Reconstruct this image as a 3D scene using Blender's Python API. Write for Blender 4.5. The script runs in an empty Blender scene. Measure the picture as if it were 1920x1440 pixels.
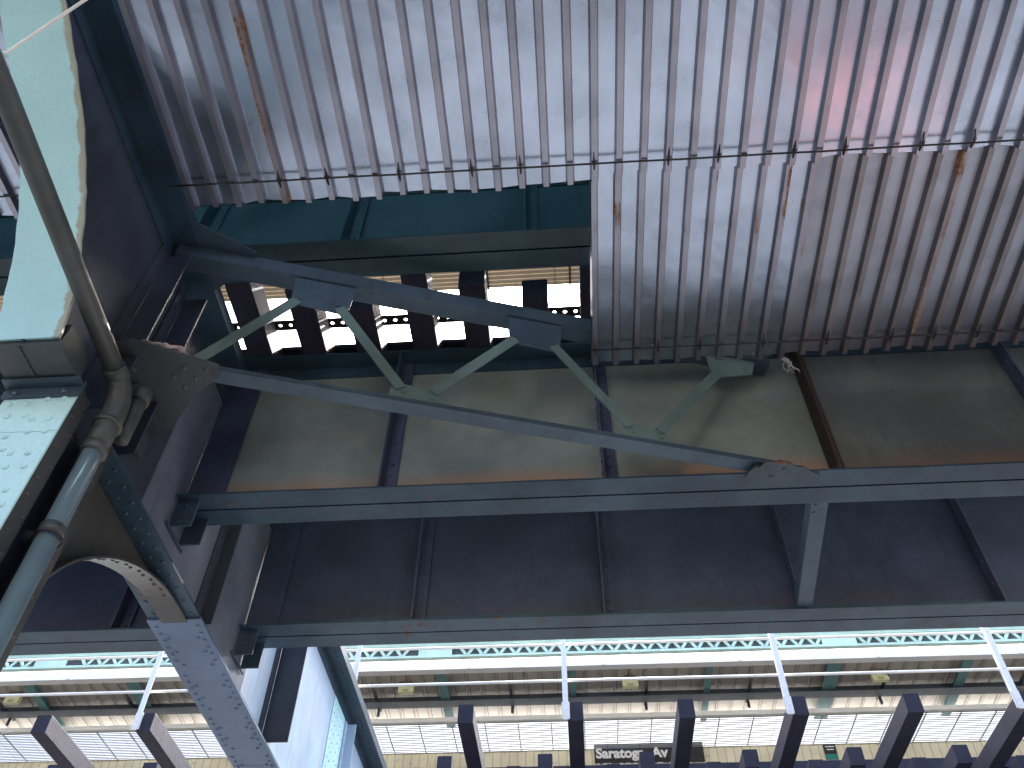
import bpy, math, random
from mathutils import Vector, Matrix
R=random.Random(7)
SC=bpy.context.scene; COL=SC.collection
# ------------------------------------------------------------------ camera
H0=1.6                                   # eye height; every "h" below is height above the eye
YAW,PITCH,ROLL,F=8.13308e-02,8.57636e-01,-1.68357e-02,1628.68
cam=bpy.data.cameras.new('camera'); co=bpy.data.objects.new('camera',cam); COL.objects.link(co)
cam.sensor_fit='HORIZONTAL'; cam.sensor_width=36; cam.lens=36*F/1920; cam.clip_start=.05; cam.clip_end=2000
_B=Matrix(((1,0,0),(0,0,-1),(0,1,0)))
_a,_b,_c=YAW,-PITCH,ROLL
_Rz=Matrix(((math.cos(_a),math.sin(_a),0),(-math.sin(_a),math.cos(_a),0),(0,0,1)))
_Rx=Matrix(((1,0,0),(0,math.cos(_b),-math.sin(_b)),(0,math.sin(_b),math.cos(_b))))
_Rr=Matrix(((math.cos(_c),math.sin(_c),0),(-math.sin(_c),math.cos(_c),0),(0,0,1)))
_M=_Rr@_Rx@_B@_Rz                        # world -> camera (x right, y down, z forward)
_cv=Matrix(((1,0,0),(0,-1,0),(0,0,-1)))@_M
co.matrix_world=Matrix.Translation((0,0,H0))@_cv.transposed().to_4x4()
SC.camera=co
# ------------------------------------------------------------------ world, sun, exposure
SUN_EL,SUN_AZ=math.radians(60),math.radians(9)      # high sun ahead and to the right, above the far platform
w=bpy.data.worlds.new("World"); SC.world=w; w.use_nodes=True
nt=w.node_tree; nt.nodes.clear()
sky=nt.nodes.new('ShaderNodeTexSky'); sky.sky_type='NISHITA'; sky.sun_disc=False
sky.sun_elevation=SUN_EL; sky.dust_density=5.0; sky.air_density=1.0; sky.ozone_density=1.0
bg=nt.nodes.new('ShaderNodeBackground'); bg.inputs[1].default_value=.15
wo=nt.nodes.new('ShaderNodeOutputWorld')
nt.links.new(sky.outputs[0],bg.inputs[0]); nt.links.new(bg.outputs[0],wo.inputs[0])
sd=bpy.data.lights.new('sun','SUN'); so=bpy.data.objects.new('sun',sd); COL.objects.link(so)
sd.energy=4.5; sd.angle=math.radians(.5); sd.color=(1,.97,.93)
_s=Vector((math.sin(SUN_AZ)*math.cos(SUN_EL),math.cos(SUN_AZ)*math.cos(SUN_EL),math.sin(SUN_EL)))
so.location=(0,-20,30); so.rotation_euler=_s.to_track_quat('Z','Y').to_euler()
sky.sun_rotation=math.atan2(_s.x,_s.y)
SC.view_settings.view_transform='Standard'; SC.view_settings.look='None'
SC.view_settings.exposure=2.65; SC.view_settings.gamma=1; SC.view_settings.use_curve_mapping=False
SC.cycles.max_bounces=10; SC.cycles.diffuse_bounces=6; SC.cycles.glossy_bounces=5

# ------------------------------------------------------------------ materials
def mix(nt,fac,a,b,typ='MIX'):
    n=nt.nodes.new('ShaderNodeMix'); n.data_type='RGBA'; n.blend_type=typ
    for s,v in ((n.inputs[0],fac),(n.inputs[6],a),(n.inputs[7],b)):
        if isinstance(v,(int,float)): s.default_value=v
        elif isinstance(v,tuple): s.default_value=(*v,1)
        else: nt.links.new(v,s)
    return n.outputs[2]
def mathn(nt,op,a,b=None,c=None,clamp=False):
    n=nt.nodes.new('ShaderNodeMath'); n.operation=op; n.use_clamp=clamp
    for i,v in enumerate((a,b,c)):
        if v is None: continue
        if isinstance(v,(int,float)): n.inputs[i].default_value=v
        else: nt.links.new(v,n.inputs[i])
    return n.outputs[0]
def ramp(nt,v,a,b,x=0.,y=1.):
    n=nt.nodes.new('ShaderNodeMapRange'); n.interpolation_type='SMOOTHSTEP'
    nt.links.new(v,n.inputs[0]); 
    for i,k in enumerate((a,b,x,y)): n.inputs[i+1].default_value=k
    return n.outputs[0]
def noise(nt,vec,scale,detail=5,rough=.6,sc=None):
    if sc:
        m=nt.nodes.new('ShaderNodeVectorMath'); m.operation='MULTIPLY'; nt.links.new(vec,m.inputs[0]); m.inputs[1].default_value=sc; vec=m.outputs[0]
    n=nt.nodes.new('ShaderNodeTexNoise'); n.inputs['Scale'].default_value=scale; n.inputs['Detail'].default_value=detail; n.inputs['Roughness'].default_value=rough
    nt.links.new(vec,n.inputs['Vector']); return n.outputs['Fac']
def new_mat(name):
    m=bpy.data.materials.new(name); m.use_nodes=True; nt=m.node_tree; nt.nodes.clear()
    o=nt.nodes.new('ShaderNodeOutputMaterial'); p=nt.nodes.new('ShaderNodeBsdfPrincipled'); nt.links.new(p.outputs[0],o.inputs[0])
    g=nt.nodes.new('ShaderNodeNewGeometry')
    return m,nt,p,g.outputs['Position']
def bump(nt,p,h,dist,strength=.5):
    b=nt.nodes.new('ShaderNodeBump'); b.inputs['Distance'].default_value=dist; b.inputs['Strength'].default_value=strength
    nt.links.new(h,b.inputs['Height']); nt.links.new(b.outputs[0],p.inputs['Normal'])
def axis(nt,pos,k):
    s=nt.nodes.new('ShaderNodeSeparateXYZ'); nt.links.new(pos,s.inputs[0]); return s.outputs[k]
RUST=(.085,.034,.020); RUST2=(.17,.075,.035)
DK=.36
def paint(name,col,rust=.5,grads=(),rough=.45,var=.35,streak=True,tint=None,wear=None,dk=None,stain=None):
    """old layered bridge paint: tone drift, run-off streaks, chips of rust; grads=(axis,from,to,strength) puts more rust near 'from'"""
    dk=DK if dk is None else dk; col=tuple(v*dk for v in col)
    if tint: tint=tuple(v*dk for v in tint)
    m,nt,p,pos=new_mat(name)
    n1=noise(nt,pos,1.3,4); n2=noise(nt,pos,9,6,.65); n3=noise(nt,pos,70,3)
    dark=tuple(c*(1-var) for c in col); lite=tuple(min(1,c*(1+var*.55)+.01) for c in col)
    c=mix(nt,ramp(nt,n1,.32,.68),dark,lite)
    if tint: c=mix(nt,ramp(nt,noise(nt,pos,2.3,5),.45,.7,0,.7),c,tint)
    if streak:
        st=noise(nt,pos,6,4,.6,(2.2,2.2,.22)); c=mix(nt,ramp(nt,st,.5,.75,0,.45),c,tuple(v*.45 for v in col))
    c=mix(nt,ramp(nt,n3,.45,.75,0,.25),c,tuple(v*.6 for v in col))
    if stain:
        za,zb,sc_,ss=stain; sm=mathn(nt,'MULTIPLY',ramp(nt,axis(nt,pos,2),za,zb,ss,0.),ramp(nt,noise(nt,pos,2.6,5,.6,(1,1,.5)),.3,.62,.25,1.)); c=mix(nt,sm,c,sc_)
    if wear:
        ax,a,b,wc=wear; wm=mathn(nt,'ADD',ramp(nt,axis(nt,pos,ax),min(a,b),max(a,b),1. if a<b else 0.,0. if a<b else 1.),mathn(nt,'MULTIPLY',mathn(nt,'SUBTRACT',n2,.5),1.6))
        c=mix(nt,ramp(nt,wm,.45,.8,0,.8),c,wc)
    k=mathn(nt,'ADD',mathn(nt,'MULTIPLY',n2,.75),mathn(nt,'MULTIPLY',n1,.25))
    for (ax,a,b,s) in grads:
        k=mathn(nt,'ADD',k,ramp(nt,axis(nt,pos,ax),a,b,s,0.) if b>a else ramp(nt,axis(nt,pos,ax),b,a,0.,s))
    msk=ramp(nt,k,.80-.16*rust,.92-.16*rust)
    rc=mix(nt,ramp(nt,noise(nt,pos,28,4),.35,.65),RUST,RUST2)
    c=mix(nt,msk,c,rc); nt.links.new(c,p.inputs['Base Color'])
    r=mathn(nt,'ADD',mathn(nt,'MULTIPLY',msk,.35),mathn(nt,'ADD',rough-.1,mathn(nt,'MULTIPLY',n2,.2)),clamp=True); nt.links.new(r,p.inputs['Roughness'])
    hh=mathn(nt,'ADD',mathn(nt,'MULTIPLY',n2,.5),mathn(nt,'ADD',mathn(nt,'MULTIPLY',n3,.25),mathn(nt,'MULTIPLY',msk,.3)))
    bump(nt,p,hh,.006,.55)
    return m
zf=H0
M={}
M['flange']=paint('flange_paint',(.076,.168,.248),.78,((2,zf+4.00,zf+4.16,.10),),.42)
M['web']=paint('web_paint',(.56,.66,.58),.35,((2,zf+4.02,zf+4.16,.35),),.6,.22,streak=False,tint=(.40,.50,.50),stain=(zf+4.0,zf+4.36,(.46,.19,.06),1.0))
M['web_shaded']=paint('shaded_web_paint',(.30,.34,.32),.40,((2,zf+4.02,zf+4.16,.35),),.6,.26,tint=(.20,.24,.28),stain=(zf+4.0,zf+4.36,(.20,.10,.045),1.0))  # web colour darkened for the shade right of the deep stiffener, plus rust stain
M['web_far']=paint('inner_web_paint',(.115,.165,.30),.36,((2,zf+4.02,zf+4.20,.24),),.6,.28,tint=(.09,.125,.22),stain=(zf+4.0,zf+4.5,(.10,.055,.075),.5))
M['flange_teal']=paint('dark_teal_flange_paint',(.05,.15,.19),.12,(),.4,.2)
M['web_teal']=paint('teal_web_paint',(.065,.28,.42),.12,(),.35,.25)
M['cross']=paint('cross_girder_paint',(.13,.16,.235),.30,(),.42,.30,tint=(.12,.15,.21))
M['cross_halflit']=paint('halflit_cross_girder_paint',(.44,.50,.64),.30,(),.42,.30,tint=(.36,.40,.50))  # lightened copy of the cross girder paint, for the half-lit middle of its web
M['cross_lit']=paint('lit_cross_girder_paint',(.80,1.05,1.25),.10,(),.42,.15,tint=(.88,.92,1.1),dk=.56)  # lightest copy: open-sky light on the far web put into the colour
M['cover']=paint('cover_plate_paint',(.27,.43,.68),.12,(),.45,.16,streak=False)
M['bright']=paint('pale_teal_paint',(.56,.96,.98),.05,((0,-2.485,-2.510,.22),),.5,.07,streak=False,wear=(0,-2.485,-2.57,(.34,.29,.18)),dk=.8)
M['column']=paint('column_plate_paint',(.58,.90,.88),.05,(),.5,.12,streak=False,dk=.92)
M['colside']=paint('column_side_paint',(.13,.128,.12),.5,(),.5,.3)
M['box']=paint('capital_paint',(.135,.17,.18),.35,(),.5,.2)
M['sage']=paint('lattice_paint',(.32,.50,.45),.30,(),.55,.22)
M['chord']=paint('chord_paint',(.13,.225,.31),.5,(),.45,.28)
M['pipe']=paint('pipe_paint',(.40,.58,.62),.36,(),.42,.22,streak=False)
M['oldpipe']=paint('old_pipe_paint',(.15,.165,.15),.42,(),.5,.3,streak=False)
M['rust']=paint('rusted_plate',(.12,.075,.06),.9,(),.8,.3)
M['rope']=paint('rope_steel',(.035,.03,.03),.5,(),.6,.3,streak=False)
M['cyan']=paint('turquoise_lattice_paint',(.52,.72,.64),.08,(),.5,.15,streak=False,dk=.9)
M['rafter']=paint('rafter_green_paint',(.10,.26,.25),.15,(),.5,.2,dk=.8)
M['purlin']=paint('purlin_grey_paint',(.15,.18,.21),.2,(),.5,.2)
M['white']=paint('white_paint',(.90,.86,.78),.05,(),.4,.06,streak=False,dk=1)
M['platform']=paint('platform_edge_concrete',(.09,.088,.085),.0,(),.8,.2,dk=.9)
def wood(name,a,b):
    m,nt,p,pos=new_mat(name)
    g=noise(nt,pos,14,6,.7,(9,.6,9)); n=noise(nt,pos,3,4)
    c=mix(nt,ramp(nt,g,.3,.7),a,b); c=mix(nt,ramp(nt,n,.45,.7,0,.5),c,tuple(v*.5 for v in a)); nt.links.new(c,p.inputs['Base Color'])
    p.inputs['Roughness'].default_value=.8; bump(nt,p,g,.008,.8); return m
M['tie']=wood('creosote_timber',(.011,.011,.021),(.034,.031,.056))
def metal(name,col,rough,dirt=.3,rustx=.5,shade=1.,band=None):
    m,nt,p,pos=new_mat(name)
    p.inputs['Specular IOR Level'].default_value=.5
    n1=noise(nt,pos,1.6,4); n2=noise(nt,pos,3.5,3,.5); n4=noise(nt,pos,45,4)
    st=noise(nt,pos,5,5,.65,(5,.25,1))
    c=mix(nt,ramp(nt,n1,.3,.7),tuple(v*.82*shade for v in col),tuple(v*shade for v in col))
    c=mix(nt,ramp(nt,n2,.45,.75,0,dirt),c,tuple(v*.5 for v in col)); c=mix(nt,ramp(nt,n4,.5,.75,0,.06),c,tuple(v*.6 for v in col))
    k=mathn(nt,'ADD',mathn(nt,'MULTIPLY',st,.7),mathn(nt,'MULTIPLY',n2,.3))
    if band: 
        yy=axis(nt,pos,1); k=mathn(nt,'ADD',k,mathn(nt,'MULTIPLY',ramp(nt,yy,band-.22,band,0.,.13),ramp(nt,noise(nt,pos,9,2,.5,(1,.3,1)),.45,.62)))
    msk=ramp(nt,k,.74-.14*rustx,.80-.14*rustx)
    c=mix(nt,msk,c,mix(nt,ramp(nt,n4,.4,.6),(.15,.07,.04),(.33,.19,.11))); nt.links.new(c,p.inputs['Base Color'])
    nt.links.new(mathn(nt,'SUBTRACT',.92,mathn(nt,'MULTIPLY',msk,.9),clamp=True),p.inputs['Metallic'])
    nt.links.new(mathn(nt,'ADD',mathn(nt,'MULTIPLY',msk,.4),mathn(nt,'ADD',rough-.06,mathn(nt,'MULTIPLY',n2,.16))),p.inputs['Roughness'])
    bump(nt,p,n1,.010,.2); return m
M['flat']=metal('galvanised_pan',(.38,.445,.55),.235,.22,.08)
M['rib']=metal('galvanised_rib',(.29,.295,.34),.34,.35,.5,band=2.66)
M['rib_rust']=metal('rust_streaked_rib',(.30,.28,.30),.45,.5,1.7)
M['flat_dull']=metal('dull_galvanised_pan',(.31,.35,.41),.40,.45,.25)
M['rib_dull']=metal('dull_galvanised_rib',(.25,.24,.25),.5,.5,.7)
def panel(name,col,per,ax,dirt=.35,rough=.6,line=.35,width=.09):
    m,nt,p,pos=new_mat(name)
    a=axis(nt,pos,ax); fr=mathn(nt,'FRACT',mathn(nt,'DIVIDE',a,per)); ln=mathn(nt,'LESS_THAN',fr,width)
    idx=mathn(nt,'FLOOR',mathn(nt,'DIVIDE',a,per)); wn=nt.nodes.new('ShaderNodeTexWhiteNoise'); wn.noise_dimensions='1D'; nt.links.new(idx,wn.inputs['W'])
    c=mix(nt,mathn(nt,'MULTIPLY',wn.outputs[0],.35),col,tuple(v*.72 for v in col))
    c=mix(nt,ramp(nt,noise(nt,pos,1.1,5),.4,.7,0,dirt),c,tuple(v*f for v,f in zip(col,(.6,.55,.5))))
    c=mix(nt,ramp(nt,noise(nt,pos,7,5),.6,.72,0,dirt),c,(.25,.17,.1))
    c=mix(nt,mathn(nt,'MULTIPLY',ln,line),c,tuple(v*.3 for v in col)); nt.links.new(c,p.inputs['Base Color'])
    p.inputs['Roughness'].default_value=rough; return m
M['roof']=panel('canopy_deck',(.44,.40,.34),.29,0,.3,.6,.75,.07)
M['wallp']=panel('windscreen_boards',(.95,.90,.68),.17,0,.4,.6,.6,.09)
M['soffit']=panel('soffit_white_metal',(.50,.51,.52),.66,0,.18,.5,.6,.04)
M['slat']=panel('cream_slats',(.52,.42,.24),.9,0,.35,.55,.5,.03)
def plain(name,col,rough=.5,metallic=0.,var=.2,scale=20):
    m,nt,p,pos=new_mat(name); n=noise(nt,pos,scale,4)
    nt.links.new(mix(nt,n,tuple(v*(1-var) for v in col),col),p.inputs['Base Color']); p.inputs['Roughness'].default_value=rough; p.inputs['Metallic'].default_value=metallic; return m
M['black']=plain('sign_black',(.02,.02,.024),.6)
M['letter']=plain('sign_letter_white',(.95,.95,.95),.5,0,.05)
M['green']=plain('sign_green',(.03,.30,.27),.4)
M['cream']=plain('lamp_cream',(.80,.70,.36),.4)
M['darkbox']=plain('lamp_mount_grey',(.10,.095,.10),.6)
M['thread']=plain('white_thread',(.8,.8,.82),.9)
M['paper']=plain('crumpled_paper',(.62,.52,.50),.9,0,.5,40)
M['red']=plain('added_box_red_enamel',(.62,.06,.03),.5)
M['hole']=plain('slot_dark',(.02,.02,.02),.8)
def ground(name,a,b,s):
    m,nt,p,pos=new_mat(name); n=noise(nt,pos,s,8,.7); n2=noise(nt,pos,.35,4)
    c=mix(nt,n,a,b); c=mix(nt,ramp(nt,n2,.4,.7,0,.4),c,tuple(v*.6 for v in a)); nt.links.new(c,p.inputs['Base Color']); p.inputs['Roughness'].default_value=.85
    bump(nt,p,n,.01,.6); return m
M['asphalt']=ground('asphalt',(.028,.028,.030),(.055,.055,.058),30)
M['pave']=ground('pavement_concrete',(.075,.078,.085),(.11,.112,.12),12)
M['plaza']=ground('pale_plaza_concrete',(.42,.42,.40),(.55,.55,.52),4)
M['soil']=ground('dark_soil',(.015,.013,.011),(.035,.03,.025),20)

# ------------------------------------------------------------------ mesh builder
def wloc(o):
    v=Vector(o.location)
    while o.parent: o=o.parent; v+=Vector(o.location)
    return v
def tag(o,label=None,cat=None,group=None,kind=None):
    if label: o['label']=label
    if cat: o['category']=cat
    if group: o['group']=group
    if kind: o['kind']=kind
    return o
def thing(name,loc,label,cat,group=None):
    o=bpy.data.objects.new(name,None); o.empty_display_size=.2; COL.objects.link(o); o.location=(loc[0],loc[1],loc[2]+H0)
    return tag(o,label,cat,group)
class MB:
    """collects world-space faces (z given as height above the eye)"""
    def __init__(s): s.v=[]; s.f=[]; s.m=[]
    def add(s,vs,fs,mi=0):
        k=len(s.v); s.v+= [Vector(v) for v in vs]; s.f+=[tuple(k+i for i in f) for f in fs]; s.m+=[mi]*len(fs)
    def box(s,x0,x1,y0,y1,z0,z1,mi=0):
        s.add([(x,y,z) for z in (z0,z1) for y in (y0,y1) for x in (x0,x1)],[(0,2,3,1),(4,5,7,6),(0,1,5,4),(2,6,7,3),(0,4,6,2),(1,3,7,5)],mi); return s
    def prism(s,poly,off,mi=0):
        """poly: list of 3D points (one face), off: extrusion vector"""
        n=len(poly); off=Vector(off); p=[Vector(q) for q in poly]
        s.add(p+[q+off for q in p],[tuple(range(n-1,-1,-1)),tuple(range(n,2*n))]+[(i,(i+1)%n,n+(i+1)%n,n+i) for i in range(n)],mi); return s
    def bar(s,a,b,side,wd,th,mi=0):
        """flat bar a->b: wd along 'side' (centred), th along the third axis (centred)"""
        a=Vector(a);b=Vector(b);d=(b-a).normalized(); side=Vector(side); side=(side-side.dot(d)*d).normalized(); t=d.cross(side)
        q=[a+side*(wd/2*i)+t*(th/2*j) for i,j in ((-1,-1),(1,-1),(1,1),(-1,1))]
        return s.prism(q,b-a,mi)
    def tube(s,pts,r,n=10,caps=True,mi=0):
        pts=[Vector(p) for p in pts]; rr=r if isinstance(r,(list,tuple)) else [r]*len(pts); k=len(s.v); up=None
        for i,p in enumerate(pts):
            d=(pts[min(i+1,len(pts)-1)]-pts[max(i-1,0)]).normalized()
            if up is None: up=Vector((0,0,1)) if abs(d.z)<.9 else Vector((1,0,0))
            x=(up-up.dot(d)*d).normalized(); y=d.cross(x); up=x
            for j in range(n): t=2*math.pi*j/n; s.v.append(p+x*math.cos(t)*rr[i]+y*math.sin(t)*rr[i])
        for i in range(len(pts)-1):
            for j in range(n): s.f.append((k+i*n+j,k+i*n+(j+1)%n,k+(i+1)*n+(j+1)%n,k+(i+1)*n+j)); s.m.append(mi)
        if caps:
            s.f.append(tuple(k+j for j in range(n-1,-1,-1))); s.f.append(tuple(k+(len(pts)-1)*n+j for j in range(n))); s.m+=[mi,mi]
        return s
    def rivet(s,c,nrm,r=.016,hgt=.012,n=8):
        c=Vector(c); d=Vector(nrm).normalized(); x=d.orthogonal().normalized(); y=d.cross(x); k=len(s.v)
        c=c-d*.001
        for (rad,h) in ((r,0),(r*.8,hgt*.6)):
            for j in range(n): t=2*math.pi*j/n; s.v.append(c+x*math.cos(t)*rad+y*math.sin(t)*rad+d*h)
        s.v.append(c+d*hgt)
        for j in range(n): s.f.append((k+j,k+(j+1)%n,k+n+(j+1)%n,k+n+j)); s.f.append((k+n+j,k+n+(j+1)%n,k+2*n)); s.m+=[0,0]
        return s
    def build(s,name,mat,parent=None,smooth=False,label=None,jit=0.):
        if jit:
            for v in s.v: v+=Vector((R.uniform(-jit,jit),R.uniform(-jit,jit),R.uniform(-jit,jit)))
        vs=[v+Vector((0,0,H0)) for v in s.v]
        if parent is None:
            org=Vector(((min(v.x for v in vs)+max(v.x for v in vs))/2,(min(v.y for v in vs)+max(v.y for v in vs))/2,min(v.z for v in vs)))
        else: org=wloc(parent)
        me=bpy.data.meshes.new(name); me.from_pydata([tuple(v-org) for v in vs],[],s.f)
        mats=mat if isinstance(mat,(list,tuple)) else [mat]
        for k in mats: me.materials.append(M[k] if isinstance(k,str) else k)
        me.polygons.foreach_set('material_index',s.m)
        if smooth: me.polygons.foreach_set('use_smooth',[True]*len(s.f))
        me.update(); o=bpy.data.objects.new(name,me); COL.objects.link(o)
        if parent is None: o.location=org
        else: o.parent=parent
        if label: o['label']=label
        return o
def copy_tree(o,parent=None):
    c=o.copy(); COL.objects.link(c); c.parent=parent
    for ch in list(o.children): copy_tree(ch,c)
    return c
def frange(a,b,st):
    n=int(round((b-a)/st)); return [a+i*st for i in range(n+1)]
def lens(p,q,n,bulge): # wavy edge helper
    return [tuple(p[k]+(q[k]-p[k])*i/n+(R.uniform(-bulge,bulge)) for k in range(len(p))) for i in range(n+1)]

# ------------------------------------------------------------------ street (setting)
def sheet(name,x0,x1,y0,y1,z,mat):
    m=MB(); m.add([(x0,y0,z),(x1,y0,z),(x1,y1,z),(x0,y1,z)],[(0,1,2,3)]); return tag(m.build(name,mat),kind='structure')
G=-H0
sheet('ground',-400,400,-400,400,G-.004,'asphalt')
sheet('road',-120,120,-7,2.0,G,'asphalt')
m=MB().box(-120,120,2.0,8.6,G,G+.13); tag(m.build('pavement','pave'),kind='structure')
m=MB().box(-120,120,-12,-7,G,G+.13); tag(m.build('opposite_pavement','pave'),kind='structure')

# ------------------------------------------------------------------ added unseen buildings across the street: brick blocks sky, white front bounces light
M['brick']=plain('added_building_brown_brick',(.06,.04,.035),.85,0,.4,3)
M['glass']=plain('added_building_dark_glass',(.03,.035,.04),.15)
def building(x0,x1,y0,y1,H,label,wm='brick'):
    t=thing('added_street_building',((x0+x1)/2,(y0+y1)/2,G),label,'building','added unseen buildings across the street')
    MB().box(x0,x1,y0,y1,G,G+H).build('wall',wm,t); MB().box(x0-.15,x1+.15,y1+.001,y1+.3,G+H-.5,G+H-.1).build('added_cornice','pave',t)
    for z in (1.0,4.3,7.6):
        x=x0+1.2
        while x<x1-1.8 and wm=='brick': MB().box(x,x+1.1,y1+.001,y1+.05,G+z,G+z+1.9).build('added_window','glass',t); x+=2.9
M['stucco']=plain('added_building_white_stucco',(.82,.81,.78),.9,0,.05,2)
building(-70,-6.25,-24,-12,13,'unseen brown brick building added to block low sky, left of the white one')
building(-6.1,-2.9,-24,-12,9,'unseen narrow white stucco building added to bounce sunlight, between the two brick ones','stucco')
building(-2.75,70,-24,-12,13,'unseen brown brick building added to block low sky, right of the white one')
# ------------------------------------------------------------------ longitudinal plate girders
def plate_girder(x0,x1,Y,h0,h1,webm,stiff,label,group,lw=.155,end=None,deep=None,name='plate_girder'):
    t=thing(name,((x0+x1)/2,Y,h0),label,'girder',group)
    xm=deep if deep else x1
    MB().box(x0,xm,Y-.006,Y+.006,h0+.045,h1-.02).build('web',webm,t)
    if deep: MB().box(xm+.001,x1,Y-.006,Y+.006,h0+.045,h1-.02).build('web','web_shaded',t,label='web plate right of the rusty stiffener, shade put into its paint')
    for s in (-1,1):
        for (za,zb,nm) in ((h0,h0+.016,'bottom_flange_angle'),(h1-.016,h1,'top_flange_angle')):
            m=MB(); ya,yb=sorted((Y+s*.0075,Y+s*(.0075+lw)))
            n=max(2,int((x1-x0)/.35))
            # slightly uneven outer edge, as in corroded steel
            xs=[x0+(x1-x0)*i/n for i in range(n+1)]; eo=[Y+s*(.0075+lw+R.uniform(-.003,.003)) for _ in xs]; ei=Y+s*.0075
            vs=[];fs=[]
            for x,e in zip(xs,eo): vs+=[(x,ei,za),(x,e,za),(x,e,zb),(x,ei,zb)]
            for i in range(n):
                for j in range(4): fs.append((4*i+j,4*i+(j+1)%4,4*i+4+(j+1)%4,4*i+4+j))
            fs+=[(3,2,1,0),(4*n,4*n+1,4*n+2,4*n+3)]; m.add(vs,fs)
            v0,v1=(zb+.001,zb+.12) if za==h0 else (za-.12,za-.001)
            yc,yd=sorted((Y+s*.0075,Y+s*.021)); m.box(x0,x1,yc,yd,v0,v1)
            if s==-1:
                for x in frange(x0+.1,x1-.1,.15): m.rivet((x,Y-.021,(v0+v1)/2),(0,-1,0),.013,.010,6)
            m.build(nm,'flange_teal' if webm=='web_teal' else 'flange',t)
    for x in stiff:
        m=MB(); dp=.13
        if deep and abs(x-deep)<.01: dp=.165
        m.box(x,x+.013,Y-.022-dp,Y-.022,h0+.018,h1-.018)
        m.box(x+.014,x+.10,Y-.036,Y-.022,h0+.018,h1-.018)
        for z in frange(h0+.12,h1-.12,.11): m.rivet((x+.06,Y-.036,z),(0,-1,0),.015,.012,6); m.rivet((x,Y-.09,z),(-1,0,0),.015,.012,6)
        m.build('stiffener','rust' if deep and abs(x-deep)<.01 else 'web_far' if webm!='web_teal' else 'web_teal',t,label='rusty brown deep stiffener' if deep and abs(x-deep)<.01 else None)
    if end is not None:
        m=MB().box(end,end+.27,Y-.036,Y-.0225,h0+.018,h1-.018)
        for z in frange(h0+.1,h1-.1,.12): m.rivet((end+.2,Y-.036,z),(0,-1,0),.015,.012,6)
        m.build('end_plate','web_far',t)
        m=MB()
        for s in (-1,1):
            m.box(end,end+.15,Y+s*.10-.008,Y+s*.10+.008,h0-.22,h0-.001)
        m.box(end,end+.014,Y-.16,Y+.16,h0-.24,h0-.222)
        for z in frange(h0-.19,h0-.04,.07):
            m.rivet((end+.07,Y-.108,z),(0,-1,0),.014,.012,6)
        m.build('seat_bracket','chord',t)
    return t
XR=14.0; XL=-16.0; WX=-2.68
grA='outer track girders beside the cross girder'
stA=[x for x in frange(-1.27,XR-.5,1.55)]
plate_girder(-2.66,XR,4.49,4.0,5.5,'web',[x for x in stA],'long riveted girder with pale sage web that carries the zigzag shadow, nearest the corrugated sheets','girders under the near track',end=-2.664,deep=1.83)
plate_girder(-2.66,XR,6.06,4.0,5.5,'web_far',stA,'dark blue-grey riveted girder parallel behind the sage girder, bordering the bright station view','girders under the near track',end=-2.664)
plate_girder(XL,-2.70,4.49,4.0,5.5,'web_far',frange(-11.5,-3.5,1.55),'dark girder on the left side of the cross girder, seen behind the column knee','girders under the near track')
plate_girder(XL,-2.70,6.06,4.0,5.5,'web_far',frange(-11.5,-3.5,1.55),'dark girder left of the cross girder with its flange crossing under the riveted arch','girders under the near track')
plate_girder(-2.66,XR,3.44,5.5,6.56,'web_teal',[-2.76+.02]+frange(-1.57,XR-1,1.37),'vivid teal platform girder above the gap in the corrugated sheets','girders under the near platform')
plate_girder(XL,-2.70,3.44,5.5,6.56,'web_teal',frange(-11,-3.5,1.5),'teal platform girder left of the cross girder, at the left edge','girders under the near platform')

# ------------------------------------------------------------------ cross girder with its curved knees
cg=thing('cross_girder',(WX,7,3.4),'big dark riveted cross girder running over the column and away from the viewer','girder')
curve=[(-3.0,5.02),(-1.0,5.0),(0.2,4.95),(.8,4.88),(1.28,4.74),(1.42,4.67),(1.57,4.59),(1.8,4.45),(1.98,4.31),(2.14,4.14),(2.27,3.96),(2.38,3.77),(2.46,3.6),(2.51,3.43)]
TOP=5.25; YE=15.5
poly=[(WX-.006,y,h+.02) for y,h in curve]+[(WX-.006,2.55,3.42),(WX-.006,YE,3.42),(WX-.006,YE,TOP),(WX-.006,-3,TOP)]
m=MB()
# web as quads column by column
ys=sorted(set([y for y,_ in curve]+[3.27+i*.6 for i in range(21)]+[YE])); 
def low(y):
    if y>=2.51: return 3.42
    for (a,b),(c,d) in zip(curve,curve[1:]):
        if a<=y<=c: return b+(d-b)*(y-a)/(c-a)+.018
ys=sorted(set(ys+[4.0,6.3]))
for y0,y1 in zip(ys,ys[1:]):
    if y0 in (4.0,6.3): m.build('web','cross' if y0==4.0 else 'cross_halflit',cg); m=MB()
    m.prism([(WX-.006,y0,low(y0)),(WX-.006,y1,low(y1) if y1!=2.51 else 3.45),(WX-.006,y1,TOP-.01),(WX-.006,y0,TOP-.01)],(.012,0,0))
m.build('web','cross_lit',cg,label='far part of the web, open-sky light put into its paint')
m=MB(); m.box(WX-.18,WX-.0075,3.28,YE,3.404,3.42); m.box(WX+.0075,WX+.18,3.28,YE,3.404,3.42)
m.box(WX+.0075,WX+.021,3.28,YE,3.421,3.55); m.box(WX-.021,WX-.0075,3.28,YE,3.421,3.55)
for y in frange(3.4,YE-.2,.14):
    m.rivet((WX+.021,y,3.49),(1,0,0),.014,.012,6)
    if y<4.85:
        for dx in (-.13,-.06,.06,.13): m.rivet((WX+dx,y+(.05 if abs(dx)>.1 else 0),3.404),(0,0,-1),.015,.012,8)
m.build('bottom_flange','flange',cg)
m=MB(); 
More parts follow.
